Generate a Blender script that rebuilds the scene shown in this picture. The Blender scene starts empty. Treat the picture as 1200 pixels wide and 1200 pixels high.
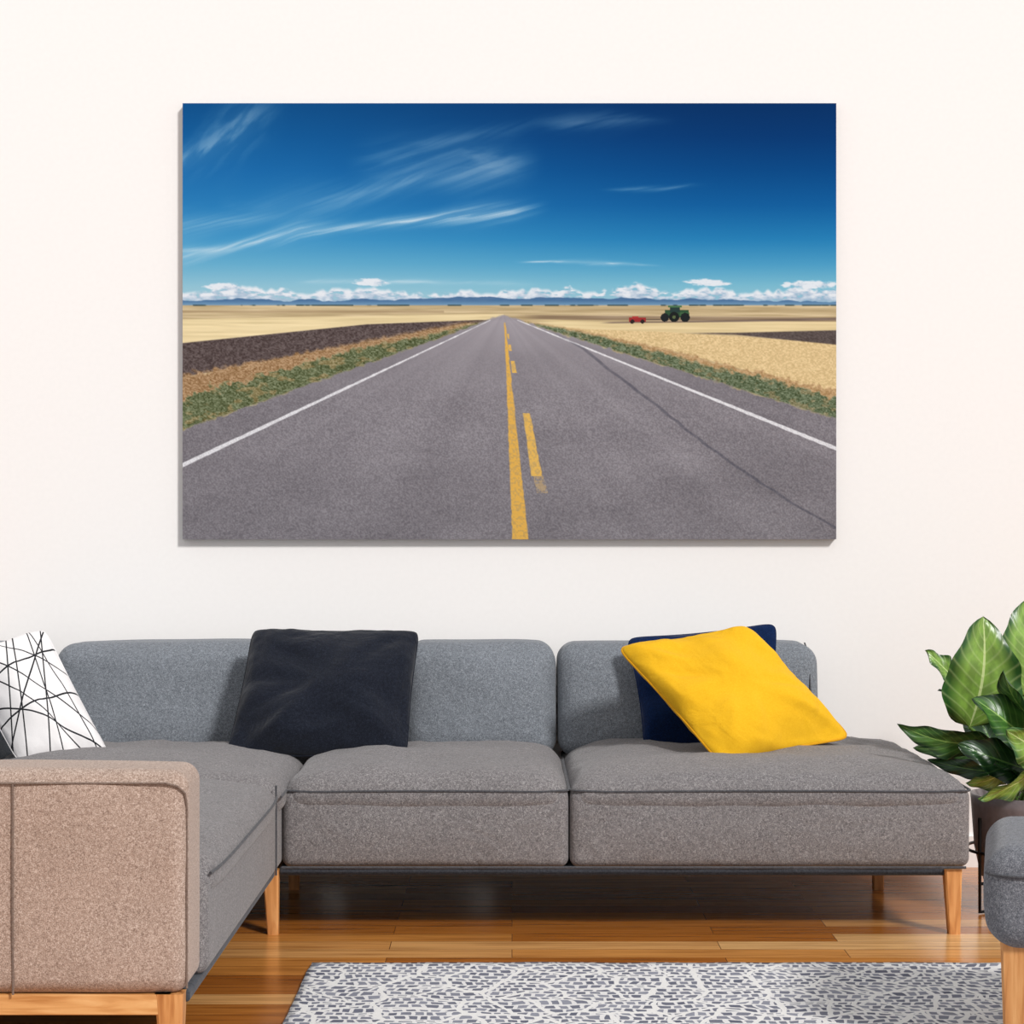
import bpy, math, random
import numpy as np
from mathutils import Vector, noise
random.seed(3); np.random.seed(3)
sc = bpy.context.scene
sc.view_settings.view_transform = 'Standard'
sc.view_settings.look = 'None'
COL = sc.collection
F = 2450.0; CAMZ = 1.2025; HOR = 620.0

def W(px, py, d):
    """measured photo point + estimated distance -> world metres"""
    return Vector(((px-600)/F*d, d, CAMZ-(py-HOR)/F*d))
def s2l(c):
    c = np.asarray(c, dtype=float)/255.0
    return np.where(c <= 0.04045, c/12.92, ((c+0.055)/1.055)**2.4)
def rgba(r, g, b):
    l = s2l((r, g, b)); return (float(l[0]), float(l[1]), float(l[2]), 1.0)

# ---------------------------------------------------------------- materials
def newmat(name):
    m = bpy.data.materials.new(name); m.use_nodes = True
    nt = m.node_tree; b = nt.nodes['Principled BSDF']
    return m, nt, b
def N(nt, typ, **kw):
    n = nt.nodes.new(typ)
    for k, v in kw.items():
        if k.startswith('i_'):
            n.inputs[k[2:].replace('_', ' ')].default_value = v
        else: setattr(n, k, v)
    return n
def ramp(nt, stops, interp='LINEAR'):
    r = nt.nodes.new('ShaderNodeValToRGB'); cr = r.color_ramp; cr.interpolation = interp
    while len(cr.elements) < len(stops): cr.elements.new(0.5)
    for e, (p, c) in zip(cr.elements, stops): e.position = p; e.color = c
    return r
def mth(nt, op, a, b=None, c=None):
    n = nt.nodes.new('ShaderNodeMath'); n.operation = op
    for i, v in enumerate((a, b, c)):
        if v is None: continue
        if isinstance(v, (int, float)): n.inputs[i].default_value = v
        else: nt.links.new(v, n.inputs[i])
    return n.outputs[0]
def mixc(nt, fac, a, b, blend='MIX'):
    n = nt.nodes.new('ShaderNodeMix'); n.data_type = 'RGBA'; n.blend_type = blend
    for i, v in ((0, fac), (6, a), (7, b)):
        if isinstance(v, (int, float, tuple)): n.inputs[i].default_value = v
        else: nt.links.new(v, n.inputs[i])
    return n.outputs[2]
def bump(nt, b, h, strength, dist=0.002, base=None):
    n = nt.nodes.new('ShaderNodeBump'); n.inputs['Strength'].default_value = strength
    n.inputs['Distance'].default_value = dist
    if base is not None: nt.links.new(base, n.inputs['Normal'])
    nt.links.new(h, n.inputs['Height']); nt.links.new(n.outputs[0], b.inputs['Normal'])
    return n.outputs[0]

def fabric(name, dark, mid, light, scale=420, rough=0.95, bs=0.35, big=0.22, sheen=0.15, crease=0.35):
    m, nt, b = newmat(name)
    tc = N(nt, 'ShaderNodeTexCoord')
    mp = N(nt, 'ShaderNodeMapping'); nt.links.new(tc.outputs['Object'], mp.inputs[0])
    n1 = N(nt, 'ShaderNodeTexNoise', i_Scale=scale, i_Detail=2.0, i_Roughness=0.6)
    n2 = N(nt, 'ShaderNodeTexNoise', i_Scale=scale*0.33, i_Detail=2.0, i_Roughness=0.7)
    n3 = N(nt, 'ShaderNodeTexNoise', i_Scale=5.0, i_Detail=4.0)
    n4 = N(nt, 'ShaderNodeTexNoise', i_Scale=7.0, i_Detail=3.0, i_Distortion=1.6)
    for n in (n1, n2, n3, n4): nt.links.new(mp.outputs[0], n.inputs['Vector'])
    s = mth(nt, 'ADD', mth(nt, 'MULTIPLY', n1.outputs[0], 0.66), mth(nt, 'MULTIPLY', n2.outputs[0], 0.34))
    r = ramp(nt, [(0.28, dark), (0.5, mid), (0.72, light)]); nt.links.new(s, r.inputs[0])
    g = mth(nt, 'ADD', mth(nt, 'MULTIPLY', n3.outputs[0], big), 1.0-big/2)
    comb = N(nt, 'ShaderNodeCombineColor')
    for i in range(3): nt.links.new(g, comb.inputs[i])
    nt.links.new(mixc(nt, 1.0, r.outputs[0], comb.outputs[0], 'MULTIPLY'), b.inputs['Base Color'])
    b.inputs['Roughness'].default_value = rough
    b.inputs['Specular IOR Level'].default_value = 0.15
    b.inputs['Sheen Weight'].default_value = sheen
    base = bump(nt, b, n4.outputs[0], crease, 0.02)
    bump(nt, b, s, bs, 0.002, base)
    return m

M_sofa = fabric('sofa_tweed', rgba(62,60,62), rgba(120,116,117), rgba(180,176,175))
M_sofa_back = fabric('sofa_tweed_back', rgba(64,68,74), rgba(117,122,129), rgba(168,173,180))
M_arm_warmlit = fabric('sofa_tweed_warmlit', rgba(104,84,74), rgba(172,149,135), rgba(226,208,196), crease=0.15)  # same grey tweed, with the warm light on the arm put into its colour
M_ott = fabric('ottoman_tweed', rgba(54,56,62), rgba(108,110,117), rgba(165,167,172))
M_seam = fabric('seam_thread', rgba(50,50,54), rgba(74,74,78), rgba(105,104,106))
M_seam_warmlit = fabric('seam_thread_warmlit', rgba(90,76,68), rgba(122,104,94), rgba(145,128,116))  # seam thread toned for the warm light painted into the arm fabric
M_black = fabric('black_denim', rgba(10,12,20), rgba(22,26,37), rgba(44,50,63), bs=0.2, crease=0.5)
M_navy = fabric('navy_velvet', rgba(2,18,48), rgba(4,30,70), rgba(14,48,100), bs=0.15)
M_yellow = fabric('yellow_cotton', rgba(222,164,22), rgba(232,178,32), rgba(240,192,46), scale=600, bs=0.06, big=0.06, sheen=0.05, crease=0.45)
M_yelpipe = fabric('yellow_welt', rgba(206,142,14), rgba(216,156,20), rgba(228,172,30), scale=600, bs=0.06, big=0.05)
M_pipe = fabric('dark_rail', rgba(40,42,48), rgba(62,66,74), rgba(84,88,96))

# white pillow with black line triangles
M_white, nt, b = newmat('geometric_print')
uv = N(nt, 'ShaderNodeTexCoord'); sp = N(nt, 'ShaderNodeSeparateXYZ')
nt.links.new(uv.outputs['UV'], sp.inputs[0]); U, V = sp.outputs[0], sp.outputs[1]
segs = [(0.02,0.98,1,0.15),(0,0.62,1,0.82),(0.1,0,0.62,1),(0,0.3,1,0.45),(0.95,1,0.35,0),(0,0.85,0.75,0),
        (0.3,1,1,0.6),(0.78,1,0.5,0),(0,0.1,0.55,1),(0,0.45,1,0.02),(0.88,0,0.8,1),(0.2,0.3,1,1)]
tot = None
for (x1,y1,x2,y2) in segs:
    L = math.hypot(x2-x1, y2-y1); a = (y2-y1)/L; c = -(x2-x1)/L; k = -(a*x1+c*y1)
    e = mth(nt,'ABSOLUTE', mth(nt,'ADD', mth(nt,'ADD', mth(nt,'MULTIPLY',U,a), mth(nt,'MULTIPLY',V,c)), k))
    e = mth(nt,'LESS_THAN', e, 0.0066)
    tot = e if tot is None else mth(nt,'MAXIMUM',tot,e)
nt.links.new(mixc(nt, tot, rgba(236,233,233), rgba(22,24,30)), b.inputs['Base Color'])
b.inputs['Roughness'].default_value = 0.9
nn = N(nt,'ShaderNodeTexNoise', i_Scale=300.0); nt.links.new(uv.outputs['Object'], nn.inputs[0]); bump(nt,b,nn.outputs[0],0.3)

# wood for legs
def wood(name, c1, c2, c3, axis=2):
    m, nt, b = newmat(name)
    tc = N(nt,'ShaderNodeTexCoord'); mp = N(nt,'ShaderNodeMapping')
    sc3 = [40,40,40]; sc3[axis] = 4; mp.inputs['Scale'].default_value = sc3
    nt.links.new(tc.outputs['Object'], mp.inputs[0])
    n = N(nt,'ShaderNodeTexNoise', i_Scale=1.5, i_Detail=5.0, i_Distortion=0.6); nt.links.new(mp.outputs[0], n.inputs[0])
    r = ramp(nt,[(0.3,c1),(0.5,c2),(0.7,c3)]); nt.links.new(n.outputs[0], r.inputs[0])
    nt.links.new(r.outputs[0], b.inputs['Base Color']); b.inputs['Roughness'].default_value = 0.45
    return m
M_leg = wood('oak_leg', rgba(172,108,54), rgba(206,142,82), rgba(226,168,108))
M_railw = wood('oak_rail', rgba(190,128,68), rgba(222,164,102), rgba(238,188,128), axis=0)

# floor
M_floor, nt, b = newmat('hardwood_floor')
tc = N(nt,'ShaderNodeTexCoord')
br = N(nt,'ShaderNodeTexBrick', i_Scale=1.0); br.offset = 0.37; br.offset_frequency = 2
br.inputs['Color1'].default_value=(0,0,0,1); br.inputs['Color2'].default_value=(1,1,1,1); br.inputs['Mortar'].default_value=(0.5,0.5,0.5,1)
br.inputs['Mortar Size'].default_value=0.001; br.inputs['Mortar Smooth'].default_value=0.1
br.inputs['Brick Width'].default_value=0.95; br.inputs['Row Height'].default_value=0.115
nt.links.new(tc.outputs['Object'], br.inputs['Vector'])
mp = N(nt,'ShaderNodeMapping'); mp.inputs['Scale'].default_value=(1.6,26,1); nt.links.new(tc.outputs['Object'], mp.inputs[0])
offs = N(nt,'ShaderNodeVectorMath', operation='ADD'); nt.links.new(mp.outputs[0], offs.inputs[0])
sc_ = N(nt,'ShaderNodeVectorMath', operation='SCALE'); nt.links.new(br.outputs['Color'], sc_.inputs[0]); sc_.inputs['Scale'].default_value=17.0
nt.links.new(sc_.outputs[0], offs.inputs[1])
n1 = N(nt,'ShaderNodeTexNoise', i_Scale=1.5, i_Detail=6.0, i_Roughness=0.6, i_Distortion=0.5); nt.links.new(offs.outputs[0], n1.inputs[0])
rp = ramp(nt,[(0.0,rgba(156,90,34)),(0.35,rgba(186,114,46)),(0.7,rgba(208,138,66)),(1.0,rgba(238,188,126))]); nt.links.new(br.outputs['Color'], rp.inputs[0])
rg = ramp(nt,[(0.3,(0.58,0.50,0.43,1)),(0.55,(1,1,1,1)),(0.75,(1.15,1.13,1.1,1))]); nt.links.new(n1.outputs[0], rg.inputs[0])
c = mixc(nt,1.0,rp.outputs[0],rg.outputs[0],'MULTIPLY')
c = mixc(nt, br.outputs['Fac'], c, rgba(96,52,20))
nt.links.new(c, b.inputs['Base Color']); b.inputs['Roughness'].default_value=0.22
bump(nt,b,n1.outputs[0],0.05,0.001)

# wall
M_wall, nt, b = newmat('white_plaster')
tc = N(nt,'ShaderNodeTexCoord'); n1 = N(nt,'ShaderNodeTexNoise', i_Scale=60.0, i_Detail=5.0); nt.links.new(tc.outputs['Object'], n1.inputs[0])
r = ramp(nt,[(0.3,rgba(246,243,241)),(0.7,rgba(248,245,243))]); nt.links.new(n1.outputs[0], r.inputs[0])
nt.links.new(r.outputs[0], b.inputs['Base Color']); b.inputs['Roughness'].default_value=0.95; b.inputs['Specular IOR Level'].default_value=0.1; bump(nt,b,n1.outputs[0],0.03,0.001)
M_trim, nt, b = newmat('white_trim'); b.inputs['Base Color'].default_value=rgba(240,238,236); b.inputs['Roughness'].default_value=0.5

# rug
M_rug, nt, b = newmat('woven_rug')
tc = N(nt,'ShaderNodeTexCoord')
nz = N(nt,'ShaderNodeTexNoise', i_Scale=7.0, i_Detail=2.0); nt.links.new(tc.outputs['Object'], nz.inputs[0])
sub = N(nt,'ShaderNodeVectorMath', operation='SCALE'); nt.links.new(nz.outputs['Color'], sub.inputs[0]); sub.inputs['Scale'].default_value=0.08
ad = N(nt,'ShaderNodeVectorMath', operation='ADD'); nt.links.new(tc.outputs['Object'], ad.inputs[0]); nt.links.new(sub.outputs[0], ad.inputs[1])
mpr = N(nt,'ShaderNodeMapping'); mpr.inputs['Scale'].default_value=(1,1,0.0); nt.links.new(ad.outputs[0], mpr.inputs[0])
vo = N(nt,'ShaderNodeTexVoronoi', feature='DISTANCE_TO_EDGE', voronoi_dimensions='2D', i_Scale=7.5); nt.links.new(mpr.outputs[0], vo.inputs[0])
mask = mth(nt,'LESS_THAN', vo.outputs[0], 0.05)
b1 = N(nt,'ShaderNodeTexBrick', i_Scale=1.0); b1.inputs['Brick Width'].default_value=0.032; b1.inputs['Row Height'].default_value=0.038
b1.inputs['Mortar Size'].default_value=0.0048; b1.inputs['Mortar Smooth'].default_value=0.0; b1.inputs['Color1'].default_value=rgba(92,95,112); b1.inputs['Color2'].default_value=rgba(146,148,160); b1.inputs['Mortar'].default_value=rgba(228,226,226)
nt.links.new(mpr.outputs[0], b1.inputs['Vector'])
c = mixc(nt, mask, b1.outputs['Color'], rgba(234,232,230))
nt.links.new(c, b.inputs['Base Color']); b.inputs['Roughness'].default_value=0.95
nf = N(nt,'ShaderNodeTexNoise', i_Scale=220.0, i_Detail=2.0); nt.links.new(tc.outputs['Object'], nf.inputs[0]); bump(nt,b,nf.outputs[0],0.7,0.004)

# leaf
def leafmat(name, base, edge, rib):
    m, nt, b = newmat(name)
    uv = N(nt,'ShaderNodeTexCoord'); sp = N(nt,'ShaderNodeSeparateXYZ'); nt.links.new(uv.outputs['UV'], sp.inputs[0])
    a = mth(nt,'ABSOLUTE', mth(nt,'SUBTRACT', sp.outputs[0], 0.5))
    t = mth(nt,'SUBTRACT', sp.outputs[1], mth(nt,'MULTIPLY', a, 0.55))
    veins = mth(nt,'POWER', mth(nt,'ABSOLUTE', mth(nt,'SINE', mth(nt,'MULTIPLY', t, 30.0))), 14.0)
    nz = N(nt,'ShaderNodeTexNoise', i_Scale=7.0, i_Detail=3.0); nt.links.new(uv.outputs['UV'], nz.inputs[0])
    aa = mth(nt,'ADD', a, mth(nt,'MULTIPLY', mth(nt,'SUBTRACT', nz.outputs[0], 0.5), 0.25))
    cr = ramp(nt,[(0.0,base),(0.26,base),(0.42,edge)]); nt.links.new(aa, cr.inputs[0])
    r2 = ramp(nt,[(0.4,(0.75,0.75,0.75,1)),(0.65,(1.25,1.25,1.1,1))]); nt.links.new(nz.outputs[0], r2.inputs[0])
    c = mixc(nt,1.0,cr.outputs[0],r2.outputs[0],'MULTIPLY')
    c = mixc(nt, mth(nt,'MULTIPLY',veins,0.2), c, rib)
    c = mixc(nt, mth(nt,'LESS_THAN',a,0.018), c, rib)
    nt.links.new(c, b.inputs['Base Color']); b.inputs['Roughness'].default_value=0.32
    bump(nt,b,veins,0.3,0.002)
    return m
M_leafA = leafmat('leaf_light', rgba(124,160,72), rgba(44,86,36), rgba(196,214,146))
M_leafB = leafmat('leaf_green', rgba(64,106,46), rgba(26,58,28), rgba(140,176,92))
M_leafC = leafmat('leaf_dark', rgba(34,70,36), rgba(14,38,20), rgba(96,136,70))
def plain(name, c, rough=0.5, metal=0.0):
    m, nt, b = newmat(name); tc = N(nt,'ShaderNodeTexCoord'); n = N(nt,'ShaderNodeTexNoise', i_Scale=40.0, i_Detail=4.0)
    nt.links.new(tc.outputs['Object'], n.inputs[0])
    r = ramp(nt,[(0.3,tuple(x*0.85 for x in c[:3])+(1,)),(0.7,tuple(min(1,x*1.12) for x in c[:3])+(1,))]); nt.links.new(n.outputs[0], r.inputs[0])
    nt.links.new(r.outputs[0], b.inputs['Base Color']); b.inputs['Roughness'].default_value=rough; b.inputs['Metallic'].default_value=metal
    return m
M_stem = plain('stem_green', rgba(96,132,60)); M_pot = plain('ceramic_pot', rgba(126,116,118),0.4)
M_soil = plain('soil', rgba(50,38,30),0.95); M_metal = plain('black_metal', rgba(22,22,24),0.4,0.6)
M_canvas_edge = plain('canvas_edge', rgba(120,122,126),0.9)

# ---------------------------------------------------------------- helpers
def empty(name, loc=(0,0,0)):
    e = bpy.data.objects.new(name, None); COL.objects.link(e); e.location = loc; e.empty_display_size = 0.1; return e
def mkobj(name, verts, faces, mat, parent=None, smooth=True, uvs=None):
    me = bpy.data.meshes.new(name); me.from_pydata([tuple(v) for v in verts], [], faces)
    me.materials.append(mat)
    if smooth: me.polygons.foreach_set('use_smooth', [True]*len(me.polygons))
    if uvs is not None:
        ul = me.uv_layers.new(name='UVMap')
        idx = np.zeros(len(me.loops), dtype=np.int32); me.loops.foreach_get('vertex_index', idx)
        ul.data.foreach_set('uv', np.asarray(uvs, dtype=np.float32)[idx].ravel())
    me.update()
    o = bpy.data.objects.new(name, me); COL.objects.link(o)
    if parent: o.parent = parent
    return o
def axis_pts(lo, hi, r, step):
    k = 5
    left = [lo + r - r*math.tan((k-i)/k*math.pi/4) for i in range(k+1)]
    right = [hi - r + r*math.tan(i/k*math.pi/4) for i in range(k+1)]
    n = max(1, int((hi-lo-2*r)/step))
    mid = [lo+r+(hi-lo-2*r)*i/n for i in range(1, n)]
    return left+mid+right
def rbox(name, x, y, z, r, mat, parent=None, step=0.04, deform=None):
    lo = Vector((x[0],y[0],z[0])); hi = Vector((x[1],y[1],z[1]))
    r = min(r, (hi.x-lo.x)/2-1e-4, (hi.y-lo.y)/2-1e-4, (hi.z-lo.z)/2-1e-4)
    A = [axis_pts(lo[i], hi[i], r, step) for i in range(3)]
    verts = []; key = {}; faces = []
    def vid(p):
        k = (round(p[0],5), round(p[1],5), round(p[2],5))
        if k in key: return key[k]
        pv = Vector(p)
        inn = Vector([min(max(p[i], lo[i]+r), hi[i]-r) for i in range(3)])
        d = pv-inn
        q = inn + d.normalized()*r if d.length > 1e-9 else pv
        if deform:
            u = [(q[i]-lo[i])/(hi[i]-lo[i])*2-1 for i in range(3)]
            q = deform(q, u)
        key[k] = len(verts); verts.append(q); return key[k]
    for ax in range(3):
        b1, b2 = (ax+1)%3, (ax+2)%3
        for side in (0,1):
            f = lo[ax] if side == 0 else hi[ax]
            for i in range(len(A[b1])-1):
                for j in range(len(A[b2])-1):
                    q = []
                    for (di,dj) in ((0,0),(1,0),(1,1),(0,1)):
                        p = [0,0,0]; p[ax]=f; p[b1]=A[b1][i+di]; p[b2]=A[b2][j+dj]; q.append(vid(p))
                    if side == 0: q.reverse()
                    if len(set(q)) == 4: faces.append(q)
    return mkobj(name, verts, faces, mat, parent)
def tube(name, pts, rad, mat, parent=None, cyclic=False):
    cu = bpy.data.curves.new(name, 'CURVE'); cu.dimensions='3D'; cu.bevel_depth=rad; cu.bevel_resolution=3
    s = cu.splines.new('POLY'); s.points.add(len(pts)-1)
    for i,p in enumerate(pts): s.points[i].co = (p[0],p[1],p[2],1)
    s.use_cyclic_u = cyclic; cu.materials.append(mat); cu.use_fill_caps=True
    o = bpy.data.objects.new(name, cu); COL.objects.link(o)
    if parent: o.parent = parent
    return o
def leg(name, cx, cy, z0, z1, wt, wb, mat, parent, sx=0.0, sy=0.0):
    verts=[]; faces=[]; n=6
    ring=[(-1,-.8),(-.8,-1),(.8,-1),(1,-.8),(1,.8),(.8,1),(-.8,1),(-1,.8)]
    for i in range(n+1):
        t=i/n; w=(wt+(wb-wt)*t)/2; z=z1+(z0-z1)*t
        for a,b_ in ring: verts.append((cx+sx*t+a*w, cy+sy*t+b_*w, z))
    for i in range(n):
        for k in range(8):
            a=i*8+k; b_=i*8+(k+1)%8; faces.append((a,a+8,b_+8,b_))
    faces.append(tuple(range(8))); faces.append(tuple(reversed([n*8+k for k in range(8)])))
    return mkobj(name, verts, faces, mat, parent, smooth=False)

# ---------------------------------------------------------------- room
WY = 7.45
def quad_box(name, x, y, z, mat):
    v=[(x[i],y[j],z[k]) for i in (0,1) for j in (0,1) for k in (0,1)]
    f=[(0,1,3,2),(4,6,7,5),(0,4,5,1),(2,3,7,6),(0,2,6,4),(1,5,7,3)]
    return mkobj(name, v, f, mat, smooth=False)
quad_box('floor',(-4.0,4.0),(-1.0,WY+0.1),(-0.05,0.0),M_floor)
quad_box('wall_back',(-4.0,4.0),(WY,WY+0.1),(0.0,3.6),M_wall)
quad_box('baseboard_back',(-4.0,4.0),(WY-0.018,WY),(0.0,0.11),M_trim)

# ---------------------------------------------------------------- canvas print
def vnoise(x, y, seed):
    rs = np.random.RandomState(seed); g = rs.rand(256,256)
    xi=np.floor(x).astype(int); yi=np.floor(y).astype(int); fx=x-xi; fy=y-yi
    fx=fx*fx*(3-2*fx); fy=fy*fy*(3-2*fy)
    a=g[xi%256,yi%256]; b_=g[(xi+1)%256,yi%256]; c=g[xi%256,(yi+1)%256]; d=g[(xi+1)%256,(yi+1)%256]
    return (a*(1-fx)+b_*fx)*(1-fy)+(c*(1-fx)+d*fx)*fy
def fbm(x,y,seed,o=4):
    s=0; a=0.5; t=0
    for i in range(o): s=s+a*vnoise(x*2**i,y*2**i,seed+i); t+=a; a*=0.5
    return s/t
GW,GH=1040,694
px,py=np.meshgrid(np.linspace(214,980,GW),np.linspace(121,632,GH))
def lerp(a,b_,t): return a+(b_-a)*t[...,None]
def sm(e0,e1,x): t=np.clip((x-e0)/(e1-e0),0,1); return t*t*(3-2*t)
tx=(px-214)/766
ks=[121,160,200,240,280,310,335,358]
Lc=np.array([(14,78,136),(18,90,152),(26,104,168),(40,122,182),(64,146,196),(100,170,204),(140,190,210),(166,200,212)],float)
Rc=np.array([(6,48,100),(6,56,114),(8,72,134),(16,92,156),(36,124,180),(74,154,196),(118,182,206),(150,194,210)],float)
sl=np.stack([np.interp(py,ks,Lc[:,i]) for i in range(3)],-1); sr=np.stack([np.interp(py,ks,Rc[:,i]) for i in range(3)],-1)
img=lerp(sl,sr,sm(0,0.9,tx))
def streak(pts,wid,alpha,seed,fade=50,aniso=(60,5)):
    global img
    xs=[p[0] for p in pts]; ys=[p[1] for p in pts]
    cy=np.interp(px,xs,ys)+5*(fbm(px/60,py/60,seed+9)-0.5)
    w=wid*(0.5+1.0*vnoise(px/70,py*0,seed+5))
    m=np.exp(-np.abs((py-cy)/w)**1.6)*sm(xs[0]-fade,xs[0]+fade*.3,px)*(1-sm(xs[-1]-fade*1.4,xs[-1],px))
    n=fbm(px/aniso[0]+cy/9,(py-cy)/aniso[1]+px/40,seed,5)
    m=m*(0.35+0.9*sm(0.3,0.75,n))*alpha*1.1
    img=lerp(img,np.array([218,230,238.]),np.clip(m,0,0.9))
streak([(200,304),(280,287),(350,272),(450,262),(560,252),(650,242)],6.5,0.66,11)
streak([(200,296),(290,293)],3.5,0.6,12)
streak([(180,208),(345,112)],24,0.28,21,aniso=(40,12))
streak([(300,244),(400,232),(500,207),(645,190)],17,0.24,31,aniso=(60,10))
streak([(450,192),(540,184),(640,192)],20,0.18,41,aniso=(50,9))
streak([(200,268),(350,250)],9,0.26,51)
streak([(500,168),(650,140)],10,0.13,55,aniso=(60,9))
streak([(630,307),(785,312)],1.8,0.6,61,fade=30)
streak([(745,223),(838,215)],2.0,0.28,71)
streak([(660,143),(800,141)],8,0.18,81,aniso=(60,9))
streak([(380,330),(640,333)],3,0.35,91)
top=350-9*fbm(px/30,py*0,101,4)-5*vnoise(px/6,py*0,103)
for cx,h,w in ((265,7,22),(300,3,30),(435,6,18),(545,3,15),(620,6,30),(665,6,12),(745,7,30),(825,9,24),(870,4,20),(950,8,26),(385,2,20)):
    top=top-h*np.exp(-((px-cx)/w)**2)*(0.6+0.7*vnoise(px/6,py*0,107))
cn=fbm(px/8,py/3.2,111,4)
cov=sm(0.25,0.5,fbm(px/50,py*0,117,2)+0.12)
cm=sm(-2,3,py-top)*sm(0.32,0.56,cn+0.14*cov)*(1-sm(351,357,py))*0.92
for cx,cy_,a_,b2 in ((436,331,22,4.5),(262,336,22,4.5),(830,331,26,4.5),(950,334,34,5)):
    e=1-((px-cx)/a_)**2-((py-cy_)/b2)**2
    cm=np.maximum(cm,sm(-0.2,0.6,e+(cn-.5)*1.8)*0.9)
sh=np.clip((py-top-1)/14,0,1)
ccol=lerp(np.broadcast_to(np.array([232,234,240.]),img.shape),np.array([146,170,198.]),np.clip(sh*0.75+2.0*(0.5-cn),0,1))
img=img*(1-cm[...,None])+ccol*cm[...,None]
hz=sm(344,356,py)*0.38; img=lerp(img,np.array([150,184,208.]),hz)
mt=355.5-7.5*fbm(px/28,py*0,121,5)-3.0*np.exp(-((px-600)/110)**2)-1.5*np.exp(-((px-800)/90)**2)
m=sm(-0.6,0.6,py-mt); mc=lerp(np.broadcast_to(np.array([60,98,142.]),img.shape),np.array([104,142,176.]),sm(351,358,py))
img=img*(1-(m*0.85)[...,None])+mc*(m*0.85)[...,None]
g1=fbm(px/5,py/2.5,131,3); g2=fbm(px/1.8,py/1.3,141,3); g3=fbm(px/60,py/2.2,151,3)
def paint(mask,col,var=20,nz=None):
    global img
    nz=g1 if nz is None else nz
    c=np.array(col,float)+((nz-0.5)*2*var)[...,None]
    img=img*(1-mask[...,None])+c*mask[...,None]
gd=sm(357,358.4,py)
paint(gd,(194,174,136),36,g3)
L=(px<590); R=~L; Lf=L.astype(float); Rf=R.astype(float)
def band(y0,y1,soft=1.0): return sm(-soft,soft,py-y0)*(1-sm(-soft,soft,py-y1))
I=lambda xs,ys: np.interp(px,xs,ys)
nzr=(fbm(px/6,py/6,161,3)-.5)
paint(band(I([214,560],[374,368]),I([214,560],[404,380]))*Lf,(228,209,164),18,g3)
paint(band(364+0*px,366.5+0*px)*Lf*(px<520),(172,150,116),20,g3)
paint(band(I([214,430,560],[402,380,375]),I([214,330,430,545],[442,420,401,379]),0.8)*Lf,(88,76,75),36,g2)
gt=I([214,300,400,500,575],[466,443,414,393,375])+nzr*26*(590-px)/376
ot=I([214,330,430,545],[439,418,399,378])+nzr*14*(590-px)/376
paint(band(ot,gt,3.5)*Lf,(160,128,94),50,g2)
gm=band(gt,I([214,560,590],[504,381,369]),2.5)*Lf
paint(gm,(98,106,76),60,g2)
paint(gm*sm(0.5,0.68,fbm(px/10,py/5,163,3))*0.65,(152,132,92),44,g2)
# right
paint(band(I([590,980],[369,372]),I([590,980],[374,377]))*Rf*sm(600,640,px),(150,130,106),24,g3)
paint(band(I([590,700,980],[372,377,377]),I([590,700,980],[378,390,392]))*Rf*sm(610,660,px),(222,202,156),16,g3)
paint(band(I([700,840,980],[377.5,375.5,372.5]),I([700,840,980],[379,377.5,375]))*Rf*sm(700,720,px),(118,102,92),20,g3)
paint(band(I([600,690,780,980],[378,386,389,402]),I([600,680,800,980],[379,388,414,462]))*Rf*sm(640,690,px),(216,190,142),28,g2)
paint(band(I([780,860,980],[390,390,387]),I([780,860,980],[390.5,392,404]))*Rf*sm(790,850,px),(88,78,76),24,g2)
vt=I([600,680,800,980],[374,387,414,458])+nzr*14*(px-590)/390
vg=I([600,680,800,980],[375,389,420,466])+nzr*16*(px-590)/390
rr=I([590,650,980],[369,389,491])
paint(band(vt,vg,2)*Rf*(vt<rr),(180,148,108),40,g2)
gm=band(vg,rr,2)*Rf
paint(gm,(96,108,82),58,g2)
paint(gm*sm(0.55,0.7,fbm(px/8,py/5,167,3))*0.5,(158,138,102),40,g2)
# road
le=I([214,560,590],[504,380,368.5]); road=np.where(L,py-le,py-rr)
rm=sm(-1.5,1.5,road+nzr*5)*sm(368,370,py)
lum=np.interp(py,[368,390,430,520,632],[156,146,136,128,120])
fine=vnoise(px/1.2,py/1.2,171)
ax=(px-590)/np.maximum(py-366,2)
lane=fbm(ax*4,py*0,181,3)
rc=lum[...,None]*np.array([1.0,0.965,1.01])+((fine-.5)*34*sm(380,500,py)+(lane-.5)*12+(fbm(px/90,py/30,185,3)-.5)*16)[...,None]
shl=np.where(L,py-I([214,575],[546,375]),py-I([606,982],[375,526.5]))
rc=rc-(6*(1-sm(-2,2,shl)))[...,None]
img=img*(1-rm[...,None])+rc*rm[...,None]
def line(x0,y0,x1,y1,w0,w1,col,al=0.95,wear=0.25):
    global img
    t=np.clip((py-y0)/(y1-y0),0,1); cx=x0+(x1-x0)*t; w=(w0+(w1-w0)*t)/2
    m=(1-sm(w-0.7,w+0.7,np.abs(px-cx)+nzr*1.6))*((py>=y0)&(py<=y1))
    m=m*al*(1-wear*sm(0.45,0.7,fbm(px/2,py/2,191,2)))
    img=img*(1-m[...,None])+np.array(col,float)*m[...,None]
def edge(x0,y0,x1,y1,t0,t1,col,al=0.9):
    global img
    t=np.clip((px-x0)/(x1-x0),0,1); cy=y0+(y1-y0)*t; w=(t0+(t1-t0)*t)/2
    m=(1-sm(w-0.6,w+0.6,np.abs(py-cy)+nzr))*((px>=min(x0,x1))&(px<=max(x0,x1)))*al*(1-0.2*sm(0.4,0.7,fine))
    img=img*(1-m[...,None])+np.array(col,float)*m[...,None]
edge(575,375,212,546,1.0,5.4,(236,236,240)); edge(606,375,982,526.5,1.0,4.8,(236,236,240))
line(591.5,378,610,633,1.2,19,(224,174,80))
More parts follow.
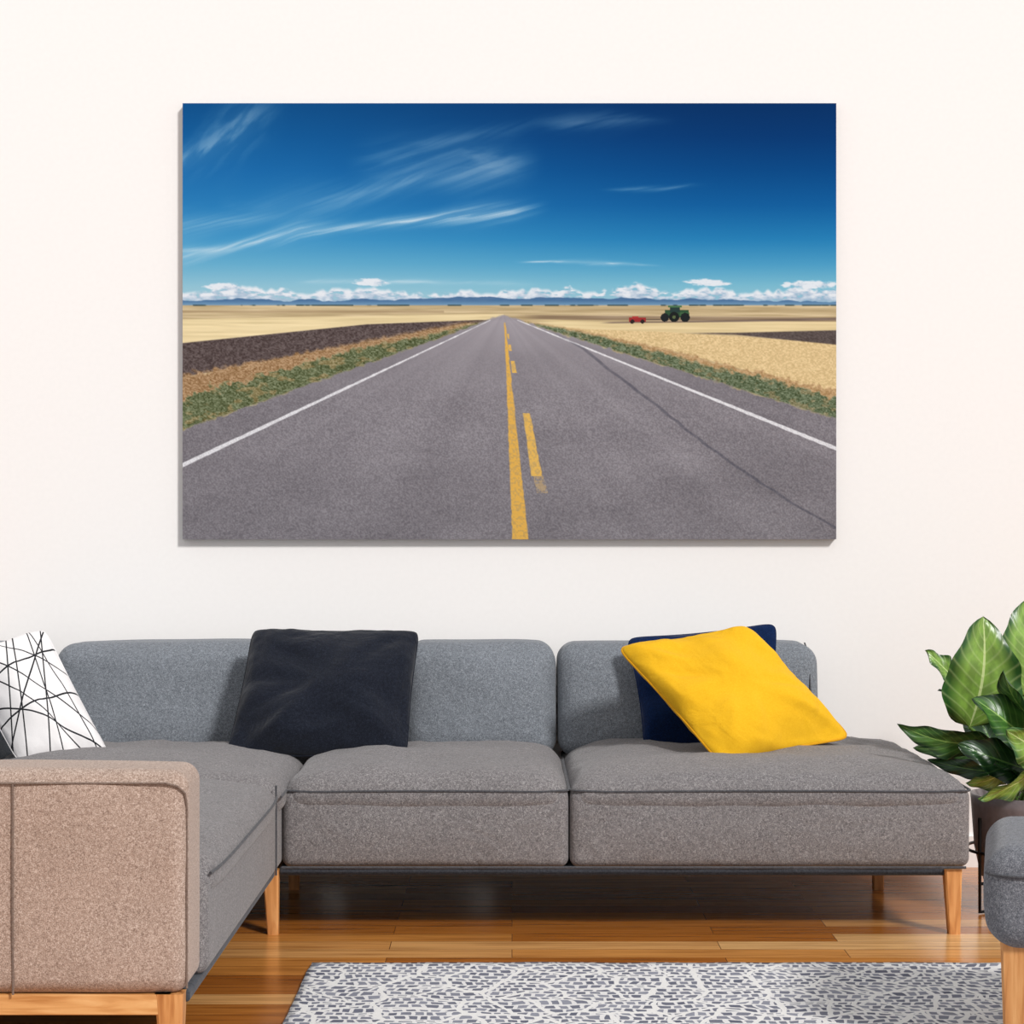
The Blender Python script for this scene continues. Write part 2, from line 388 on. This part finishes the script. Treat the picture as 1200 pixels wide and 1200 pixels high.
line(617,484,629,558,8,13,(226,180,90)); line(631,558,636,578,12,13,(200,166,110),0.55,0.8)
line(600.5,423,603,437,4.5,5.5,(226,180,90)); line(597.2,404,598.3,411,3,3,(226,180,90)); line(595,391,596,397,2,2,(226,180,90))
cxs=[372,385,410,440,470,500,545,590,618]; cyx=[604,640,686,722,764,800,860,930,978]
cr=np.interp(py,cxs,cyx)+3*(vnoise(py/9,py*0,201)-.5); m=(1-sm(0.8,3.2,np.abs(px-cr)*0.8))*sm(378,420,py)*(py<620)*0.5*(0.6+0.6*fbm(px/6,py/4,203,2))
img=img*(1-m[...,None])+np.array([66,66,78.])*m[...,None]
def rect(x0,y0,x1,y1,c): img[(px>=x0)&(px<=x1)&(py>=y0)&(py<=y1)]=c
def disc(cx,cy,r,c): img[((px-cx)**2+(py-cy)**2)<=r*r]=c
rect(779,363,807,372,(52,82,58)); rect(785,358.5,797,366,(44,62,60)); rect(783,358,799,360,(76,116,80)); rect(797,366,808,370,(66,100,68))
disc(779,372,5,(36,40,42)); disc(790,371.5,6,(32,36,36)); disc(803,372,5.5,(34,38,40)); disc(790,371.5,2,(90,104,70))
rect(737,372,757,377,(152,52,52)); rect(741,370.5,748,373,(172,62,60)); rect(757,374,774,375,(80,70,68)); disc(741,377,2.5,(50,40,40)); disc(753,377,2.5,(50,40,40))
tl=band(356.8+0*px,358.6+0*px,0.5)*sm(0.52,0.64,fbm(px/14,py*0,211,3))*0.8; paint(tl,(56,78,84),10)
img=np.clip(img,0,255)
lin=s2l(img)
cd=7.418
x0,x1=(214-600)/F*cd,(980-600)/F*cd; zt,zb=CAMZ-(121-HOR)/F*cd,CAMZ-(632-HOR)/F*cd
canvas=empty('canvas_print',((x0+x1)/2,WY-0.016,(zt+zb)/2))
X,Z=np.meshgrid(np.linspace(x0,x1,GW),np.linspace(zt,zb,GH))
co=np.stack([X,np.full_like(X,cd),Z],-1).reshape(-1,3)-np.array(canvas.location)
ii=np.arange(GW*GH).reshape(GH,GW)
fc=np.stack([ii[:-1,:-1],ii[1:,:-1],ii[1:,1:],ii[:-1,1:]],-1).reshape(-1,4)
me=bpy.data.meshes.new('printed_face'); me.vertices.add(len(co)); me.vertices.foreach_set('co',co.astype(np.float32).ravel())
me.loops.add(fc.size); me.loops.foreach_set('vertex_index',fc.astype(np.int32).ravel())
me.polygons.add(len(fc)); me.polygons.foreach_set('loop_start',np.arange(0,fc.size,4,dtype=np.int32))
me.update(calc_edges=True)
ca=me.color_attributes.new('print','FLOAT_COLOR','POINT')
ca.data.foreach_set('color',np.concatenate([lin.reshape(-1,3),np.ones((GW*GH,1))],1).astype(np.float32).ravel())
M_print,nt,b=newmat('printed_canvas'); at=N(nt,'ShaderNodeAttribute'); at.attribute_name='print'
nt.links.new(at.outputs['Color'],b.inputs['Base Color']); b.inputs['Roughness'].default_value=0.9; b.inputs['Specular IOR Level'].default_value=0.05
me.materials.append(M_print)
o=bpy.data.objects.new('printed_face',me); COL.objects.link(o); o.parent=canvas
fr=quad_box('stretcher_frame',(x0,x1),(cd+0.0008,WY),(zb,zt),M_canvas_edge)
fr.parent=canvas; fr.location=-canvas.location

# ---------------------------------------------------------------- sofa
sofa=empty('sectional_sofa')
def wr(amp,sc_,q,seed=0): return amp*noise.noise(Vector((q.x*sc_+seed,q.y*sc_,q.z*sc_)))
def seat_def(puff=0.014,wa=0.004,seed=0):
    def f(q,u):
        q=q.copy(); up=max(0,u[2])
        q.z+=up*(puff*(1-abs(u[0])**4)*(1-abs(u[1])**4)+wr(wa,6,q,seed)+wr(wa*.4,18,q,seed))
        q.z-=up*0.02*(abs(u[0])**12)
        if u[1]<0: q.y-=0.014*(1-abs(u[0])**6)*(-u[1])
        return q
    return f
def base_def(seed=0):
    def f(q,u):
        q=q.copy(); q.y+=wr(0.007,5,q,seed)
        if u[1]<0: q.y-=0.014*(1-abs(u[0])**8)*(1-u[2]**2)
        return q
    return f
XL,XR,XM=-0.683,1.361,0.170
rbox('seat_base_middle',(XL,XM-0.002),(6.2,7.05),(0.197,0.432),0.028,M_sofa,sofa,0.05,base_def(1))
rbox('seat_base_end',(XM+0.002,XR),(6.2,7.30),(0.197,0.432),0.028,M_sofa,sofa,0.05,base_def(2))
rbox('seat_cushion_middle',(XL+0.002,XM-0.002),(6.198,7.06),(0.355,0.466),0.054,M_sofa,sofa,0.032,seat_def(0.04,0.014,3))
rbox('seat_cushion_end',(XM+0.002,XR-0.001),(6.198,7.32),(0.355,0.466),0.054,M_sofa,sofa,0.032,seat_def(0.04,0.014,8))
rbox('under_rail',(XL-0.01,XR-0.02),(6.225,7.25),(0.170,0.197),0.008,M_pipe,sofa,0.2)
def rail_loop(x0,x1,y0,y1,z,r,bow=0.0):
    pts=[]
    cs=((x0+r,y0+r,180),(x1-r,y0+r,270),(x1-r,y1-r,0),(x0+r,y1-r,90))
    for n_,(cx,cy,a0) in enumerate(cs):
        for i in range(7):
            a=math.radians(a0+90*i/6); pts.append((cx+r*math.cos(a),cy+r*math.sin(a),z))
        if n_==0:
            for i in range(1,16):
                t=i/16; xx=cs[0][0]+(cs[1][0]-cs[0][0])*t; uu=2*t-1
                pts.append((xx,y0-bow*(1-abs(uu)**6),z+0.004*(1-uu*uu)-0.003))
    return pts
tube('piping_middle',rail_loop(XL+0.001,XM-0.002,6.196,7.05,0.426,0.035,0.011),0.0036,M_seam,sofa,True)
tube('piping_end',rail_loop(XM+0.002,XR+0.003,6.196,7.3,0.426,0.035,0.011),0.0036,M_seam,sofa,True)
tube('piping_bottom',[(XL,6.198,0.199),(XR-0.015,6.198,0.199)],0.004,M_seam,sofa)
def back_def(seed,lean=0.10,puff=0.045):
    def f(q,u):
        q=q.copy(); t=(u[2]+1)/2
        if u[1]<0: q.y-=puff*(1-abs(u[0])**4)*(1-u[2]**4)*(-u[1])
        q.y+=lean*t*(0.5-0.5*u[1]); q.z+=0.010*(1-u[0]**4)*max(0,u[2])
        q.y+=wr(0.014,5,q,seed); q.z+=wr(0.006,4,q,seed+3)*max(0,u[2]); return q
    return f
bx=[(-1.56,-0.375),(-0.370,0.150),(0.156,1.045)]
for i,(a,c_) in enumerate(bx):
    rbox('back_cushion_%d'%(i+1),(a,c_),(7.04,7.38),(0.43,0.806),0.062,M_sofa_back,sofa,0.035,back_def(20+i))
tube('back_seam_end',[(1.012,7.05,0.50),(1.012,7.085,0.65),(1.012,7.13,0.745),(1.012,7.175,0.79),(1.012,7.23,0.808)],0.003,M_seam,sofa)
XB=-1.66
rbox('chaise_base',(XB,XL-0.002),(4.70,7.05),(0.197,0.432),0.028,M_sofa,sofa,0.06,base_def(5))
def chd(seed):
    def f(q,u):
        q=q.copy(); up=max(0,u[2])
        q.z+=up*(0.042*(1-u[0]**4)*(1-abs(u[1])**5)+wr(0.014,6,q,seed)+wr(0.006,18,q,seed))
        if u[0]>0: q.x+=0.014*(1-u[1]**6)*u[0]
        return q
    return f
rbox('chaise_cushion_front',(XB,XL),(4.71,6.05),(0.355,0.466),0.054,M_sofa,sofa,0.032,chd(31))
rbox('chaise_cushion_corner',(XB,XL+0.002),(6.054,7.06),(0.355,0.466),0.054,M_sofa,sofa,0.032,chd(37))
pl=[(XL+0.012*(1-abs(2*k/16-1)**6)+0.002,4.72+(6.05-4.72)*k/16,0.426) for k in range(17)]
tube('piping_chaise',pl,0.0036,M_seam,sofa)
tube('piping_corner',[(XL+0.014,6.06,0.426),(XL+0.014,6.19,0.426)],0.0036,M_seam,sofa)
tube('chaise_split_seam',[(XL+0.000,6.053,0.46),(XL-0.000,6.053,0.2)],0.003,M_seam,sofa)
rbox('chaise_under_rail',(-1.76,XL-0.02),(4.56,7.1),(0.170,0.197),0.008,M_pipe,sofa,0.3)
rbox('chaise_backrest',(-1.94,XB),(4.52,7.38),(0.197,0.812),0.06,M_sofa_back,sofa,0.06)
def armd(q,u):
    q=q.copy(); q.y+=wr(0.007,6,q,44)
    if u[1]<0: q.y-=0.008*(1-u[2]**4)
    q.z+=0.006*(1-u[0]**4)*max(0,u[2]); return q
rbox('armrest',(-1.98,-0.700),(4.505,4.72),(0.197,0.680),0.038,M_arm_warmlit,sofa,0.04,armd)
tube('arm_piping',[(-1.9,4.499,0.655),(-0.745,4.499,0.655),(-0.72,4.501,0.648),(-0.706,4.512,0.632),(-0.703,4.52,0.6),(-0.703,4.519,0.21)],0.0026,M_seam_warmlit,sofa)
tube('arm_seam',[((15-600)/F*4.5,4.499,0.655),((15-600)/F*4.5,4.497,0.5),((15-600)/F*4.5,4.497,0.35),((15-600)/F*4.5,4.502,0.2)],0.0026,M_seam_warmlit,sofa)
rbox('arm_wood_rail',(-1.94,-0.735),(4.515,4.56),(0.152,0.197),0.004,M_railw,sofa,0.3)
leg('leg_arm',-0.742,4.545,0.0,0.197,0.062,0.04,M_leg,sofa,0.006,-0.01)
leg('leg_arm_outer',-1.86,4.545,0.0,0.197,0.062,0.04,M_leg,sofa,0,0)
leg('leg_corner',-0.717,6.22,0.0,0.19,0.048,0.032,M_leg,sofa,0.008,-0.01)
leg('leg_front_right',1.312,6.235,0.0,0.19,0.052,0.034,M_leg,sofa,0.002,-0.015)
leg('leg_rear_right',1.222,6.98,0.0,0.18,0.042,0.034,M_leg,sofa)
leg('leg_rear_left',-0.727,6.98,0.0,0.18,0.042,0.034,M_leg,sofa)
leg('leg_rear_outer',-1.84,7.2,0.0,0.19,0.05,0.036,M_leg,sofa)

# ---------------------------------------------------------------- pillows
def pillow(name, c, thick, mat, seed=0, n=60, wrink=0.01, pinch=0.06, rc_=0.06, expo=0.5, welt=0.0028, weltmat=None, folds=()):
    """folds: (u0,v0,u1,v1,width,height) soft creases in pillow coordinates"""
    TL,TR,BR,BL=[Vector(v) for v in c]
    cen=(TL+TR+BR+BL)/4
    nrm=((TR-TL).cross(BL-TL)).normalized()
    if nrm.y>0: nrm=-nrm
    verts=[];uvs=[];faces=[];idx={}
    for side in (1,-1):
        for j in range(n+1):
            for i in range(n+1):
                bd=i in(0,n) or j in(0,n)
                if side==-1 and bd: idx[(side,i,j)]=idx[(1,i,j)]; continue
                u=math.sin((i/n-0.5)*math.pi); v=math.sin((j/n-0.5)*math.pi)
                cr_=rc_*(abs(u)*abs(v))**10
                uu=u*(1-pinch*(1-v*v)-cr_); vv=v*(1-pinch*(1-u*u)-cr_)
                a=(uu+1)/2; b_=(vv+1)/2
                p=TL*(1-a)*(1-b_)+TR*a*(1-b_)+BR*a*b_+BL*(1-a)*b_
                h=((1-u*u)**expo)*((1-v*v)**expo)*thick/2
                ang=math.atan2(v,u); rr_=math.hypot(u,v)
                w=noise.noise(Vector((u*1.5+seed,v*1.5,side*3)))*wrink*1.8
                w+=noise.noise(Vector((math.cos(ang)*2.5+seed,math.sin(ang)*2.5,rr_*0.8+side)))*wrink*rr_*1.2
                for (fu,fv,gu,gv,fw,fh) in folds:
                    dx,dy=gu-fu,gv-fv; LL=dx*dx+dy*dy
                    tt=((u-fu)*dx+(v-fv)*dy)/LL; tc_=min(1,max(0,tt))
                    dd=math.hypot(u-fu-dx*tc_+0.05*math.sin(tc_*5)*dy,v-fv-dy*tc_-0.05*math.sin(tc_*5)*dx)
                    w+=fh*math.exp(-(dd/fw)**2)*math.sin(math.pi*min(1,max(0,tt*0.9+0.05)))
                w*=min(1,h/(thick/2)*2.5)
                g=noise.noise(Vector((u*9+seed,v*9,1.7)))*wrink*0.35*(max(abs(u),abs(v))**4)*min(1,h/(thick/2)*4)
                p=p+nrm*side*(h+w*(1 if side==1 else .3)+g)
                idx[(side,i,j)]=len(verts); verts.append(p-cen); uvs.append(((u+1)/2,1-(v+1)/2))
        for j in range(n):
            for i in range(n):
                q=[idx[(side,i,j)],idx[(side,i,j+1)],idx[(side,i+1,j+1)],idx[(side,i+1,j)]]
                if side==-1: q.reverse()
                faces.append(q)
    o=mkobj(name,verts,faces,mat,uvs=uvs); o.location=cen
    rim=[verts[idx[(1,i,0)]] for i in range(n+1)]+[verts[idx[(1,n,j)]] for j in range(1,n+1)]+[verts[idx[(1,i,n)]] for i in range(n-1,-1,-1)]+[verts[idx[(1,0,j)]] for j in range(n-1,0,-1)]
    tube('welt',rim,welt,weltmat or mat,o,True)
    return o
pillow('throw_pillow',[W(296,737,6.98),W(492,739,6.98),W(477,888,6.73),W(264,888,6.69)],0.20,M_black,5,wrink=0.020,pinch=0.03,rc_=0.045,
       folds=[(-.85,.9,-.1,.35,.09,.012),(-.9,.4,-.2,.1,.08,-.010),(.9,.85,.2,.3,.09,.011),(.85,-.8,.3,-.3,.08,-.010),(-.8,-.85,-.2,-.4,.09,.011),(-.5,.8,.4,.65,.07,.010)])
pillow('throw_pillow',[W(733,747,7.03),W(911,729,7.05),W(915,878,6.94),W(755,882,6.90)],0.11,M_navy,9,wrink=0.014)
pillow('throw_pillow',[W(721,758,6.76),W(879,734,6.88),W(999,865,6.78),W(845,897,6.50)],0.19,M_yellow,14,wrink=0.017,pinch=0.04,welt=0.0042,weltmat=M_yelpipe,
       folds=[(-.9,-.9,-.2,-.3,.09,.012),(-.9,-.5,-.3,-.1,.07,-.010),(.9,.9,.3,.3,.09,.012),(-.9,.9,-.3,.35,.09,.012),(-.3,.9,.1,.4,.07,-.010),(.9,-.85,.3,-.3,.09,.010),(.85,.3,.3,.05,.07,-.009)])
pillow('throw_pillow',[W(-52,768,6.70),W(52,736,6.82),W(131,889,6.60),W(22,895,6.50)],0.17,M_white,21,wrink=0.012,pinch=0.035)

# ---------------------------------------------------------------- rug
rv=[];rf=[];nx,ny=90,60
rx0,rx1,ry0,ry1=-0.552,1.345,3.7,5.754
def rp_(i,j,z):
    x=rx0+(rx1-rx0)*i/nx; y=ry0+(ry1-ry0)*j/ny
    if j in(0,ny): y+=0.008*noise.noise(Vector((x*9,0,3)))
    if i in(0,nx): x+=0.005*noise.noise(Vector((y*9,4,0)))
    return (x,y,z+(0.002*noise.noise(Vector((x*6,y*6,0))) if z>0.005 else 0))
for z in (0.010,0.0005):
    for j in range(ny+1):
        for i in range(nx+1): rv.append(rp_(i,j,z))
o2=(nx+1)*(ny+1)
for j in range(ny):
    for i in range(nx):
        a=j*(nx+1)+i; rf.append((a,a+1,a+nx+2,a+nx+1)); rf.append((o2+a,o2+a+nx+1,o2+a+nx+2,o2+a+1))
for i in range(nx):
    rf.append((i,o2+i,o2+i+1,i+1)); a=ny*(nx+1)+i; rf.append((a,a+1,o2+a+1,o2+a))
for j in range(ny):
    a=j*(nx+1); rf.append((a,a+nx+1,o2+a+nx+1,o2+a)); a+=nx; rf.append((a,o2+a,o2+a+nx+1,a+nx+1))
mkobj('area_rug',rv,rf,M_rug)

# ---------------------------------------------------------------- ottoman at right (local frame: front-left corner at origin)
ott=empty('ottoman',(1.056,4.66,0)); ott.rotation_euler=(0,0,math.radians(-13.2))
def ottd(q,u):
    q=q.copy(); q.z+=0.012*(1-u[0]**4)*(1-u[1]**4)*max(0,u[2])
    if u[0]<0: q.x+=0.006*u[0]*(1-u[2]**2)+0.014*max(0,-u[2])**2*abs(u[0])
    q.y+=wr(0.006,6,q,77); return q
rbox('upholstered_body',(0,0.74),(0,0.60),(0.262,0.488),0.058,M_ott,ott,0.035,ottd)
tube('ottoman_piping',rail_loop(-0.001,0.741,-0.003,0.603,0.43,0.058),0.003,M_seam,ott,True)
leg('ottoman_leg_1',0.062,0.07,0.0125,0.29,0.062,0.044,M_leg,ott,0.0,-0.01)
leg('ottoman_leg_2',0.67,0.07,0,0.29,0.062,0.044,M_leg,ott)
leg('ottoman_leg_3',0.13,0.52,0.0125,0.29,0.055,0.036,M_leg,ott,0.0,0)
leg('ottoman_leg_4',0.67,0.52,0,0.29,0.055,0.036,M_leg,ott)

# ---------------------------------------------------------------- plant
PX,PY=1.655,6.62
plant=empty('potted_plant',(PX,PY,0))
def lathe(name,prof,mat,n=40):
    v=[];f=[]
    for (r,z) in prof:
        for k in range(n):
            a=2*math.pi*k/n; v.append((r*math.cos(a),r*math.sin(a),z))
    for i in range(len(prof)-1):
        for k in range(n):
            a=i*n+k; b_=i*n+(k+1)%n; f.append((a,b_,b_+n,a+n))
    f.append(tuple(reversed(range(n))))
    return mkobj(name,v,f,mat,plant)
lathe('pot',[(0.15,0.10),(0.168,0.105),(0.188,0.2),(0.197,0.33),(0.2,0.365),(0.19,0.365),(0.185,0.335),(0.0,0.335)],M_pot)
lathe('soil_disc',[(0.0,0.332),(0.183,0.338),(0.1,0.345),(0.001,0.35)],M_soil)
RS=0.214
tube('stand_ring',[(RS*math.cos(a*math.pi/16),RS*math.sin(a*math.pi/16),0.19) for a in range(32)],0.005,M_metal,plant,True)
tube('stand_base_ring',[(0.155*math.cos(a*math.pi/16),0.155*math.sin(a*math.pi/16),0.094) for a in range(32)],0.005,M_metal,plant,True)
for k in range(4):
    a=math.radians(205+90*k); c_,s_=math.cos(a),math.sin(a)
    tube('stand_leg_%d'%(k+1),[(RS*c_,RS*s_,0.30),(RS*c_,RS*s_,0.007),(0.16*c_,0.16*s_,0.007)],0.006,M_metal,plant)
    tube('stand_brace_%d'%(k+1),[(RS*c_,RS*s_,0.094),(0.155*c_,0.155*s_,0.094)],0.005,M_metal,plant)
C0=Vector((PX,PY,0))
def leaf(i,base,tip,width,mat,side,bend=0.05,fold=0.25,cup=0.0,wave=0.008):
    base=Vector(base);tip=Vector(tip); ax=(tip-base); t_=ax.normalized()
    side=Vector(side); side=(side-t_*side.dot(t_)).normalized(); nr=side.cross(t_).normalized()
    if nr.y>0: nr=-nr
    nu,nv=14,30; v=[];uv=[];f=[]
    for j in range(nv+1):
        t=j/nv; c=base+ax*t+nr*bend*4*t*(1-t)+side*bend*0.5*math.sin(t*math.pi)*(1 if i%2 else -1)
        w=width*0.5*((math.sin(math.pi*t**0.8))**0.7 if 0<t<1 else 0)*(1-0.2*t)*1.12
        for k in range(nu+1):
            s=(k/nu*2-1)
            off=side*(w*s)*math.cos(fold*0.6)+nr*(fold*w*abs(s)*0.6+cup*w*s*s)+nr*wave*math.sin(t*15+s*3+i)*abs(s)+side*wave*0.5*math.sin(t*21+i)*s*s*(1 if s>0 else -1)*min(1,w*20)
            v.append(c+off-C0); uv.append(((s+1)/2,t))
    for j in range(nv):
        for k in range(nu):
            a=j*(nu+1)+k; f.append((a,a+1,a+nu+2,a+nu+1))
    mkobj('leaf_%d'%i,v,f,mat,plant,uvs=uv)
    root=Vector((PX+0.06*math.cos(i*2.4),PY+0.06*math.sin(i*2.4),0.345))
    mid=(root+base)/2+Vector((0,0,0.05)); pts=[]
    for k in range(11):
        t=k/10; pts.append(root*(1-t)**2+mid*2*t*(1-t)+base*t*t-C0)
    tube('petiole_%d'%i,pts,0.0055,M_stem,plant)
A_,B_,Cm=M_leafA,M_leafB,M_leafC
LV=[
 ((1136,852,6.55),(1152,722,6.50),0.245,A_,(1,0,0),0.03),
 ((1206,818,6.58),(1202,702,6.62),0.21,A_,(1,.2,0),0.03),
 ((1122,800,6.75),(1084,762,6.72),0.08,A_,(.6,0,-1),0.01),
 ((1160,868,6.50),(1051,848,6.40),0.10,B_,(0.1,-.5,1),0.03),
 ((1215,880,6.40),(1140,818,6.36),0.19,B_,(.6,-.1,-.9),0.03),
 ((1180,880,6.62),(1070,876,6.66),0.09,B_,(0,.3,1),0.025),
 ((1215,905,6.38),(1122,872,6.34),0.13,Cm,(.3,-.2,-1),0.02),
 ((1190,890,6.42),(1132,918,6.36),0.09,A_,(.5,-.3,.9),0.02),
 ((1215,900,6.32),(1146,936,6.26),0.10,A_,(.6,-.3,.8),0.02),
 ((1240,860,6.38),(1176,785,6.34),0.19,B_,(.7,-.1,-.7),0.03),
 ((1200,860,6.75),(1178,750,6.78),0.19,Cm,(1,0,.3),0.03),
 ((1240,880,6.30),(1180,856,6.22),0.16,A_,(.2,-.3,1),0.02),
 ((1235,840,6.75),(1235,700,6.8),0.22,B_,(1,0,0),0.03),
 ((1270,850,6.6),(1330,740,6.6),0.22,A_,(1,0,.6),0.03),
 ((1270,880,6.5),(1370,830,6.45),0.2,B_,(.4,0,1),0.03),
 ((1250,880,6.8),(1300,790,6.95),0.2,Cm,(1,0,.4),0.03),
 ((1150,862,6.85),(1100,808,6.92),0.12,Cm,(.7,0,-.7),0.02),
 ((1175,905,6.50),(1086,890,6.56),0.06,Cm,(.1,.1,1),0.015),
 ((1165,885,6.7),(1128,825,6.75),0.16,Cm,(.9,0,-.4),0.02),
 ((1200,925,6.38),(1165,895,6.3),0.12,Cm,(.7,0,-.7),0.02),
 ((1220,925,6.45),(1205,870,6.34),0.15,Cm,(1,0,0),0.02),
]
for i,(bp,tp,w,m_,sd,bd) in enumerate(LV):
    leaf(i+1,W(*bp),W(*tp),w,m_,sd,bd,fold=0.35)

# ---------------------------------------------------------------- lights
w=bpy.data.worlds.new('World'); sc.world=w; w.use_nodes=True
bg=w.node_tree.nodes['Background']; bg.inputs[0].default_value=(0.985,0.985,0.99,1); bg.inputs[1].default_value=0.64
sun=bpy.data.lights.new('sun','SUN'); sun.energy=2.45; sun.angle=math.radians(8); sun.color=(1,0.985,0.965)
so=bpy.data.objects.new('sun',sun); COL.objects.link(so); so.location=(4,-2,5)
so.rotation_euler=Vector((-0.45,0.64,-0.55)).to_track_quat('-Z','Y').to_euler()
cam=bpy.data.cameras.new('camera'); co_=bpy.data.objects.new('camera',cam); COL.objects.link(co_)
co_.location=(0,0,CAMZ); co_.rotation_euler=(math.radians(90),0,0)
cam.sensor_width=36; cam.lens=36*F/1200; cam.shift_y=20/1200; cam.clip_start=0.05
sc.camera=co_
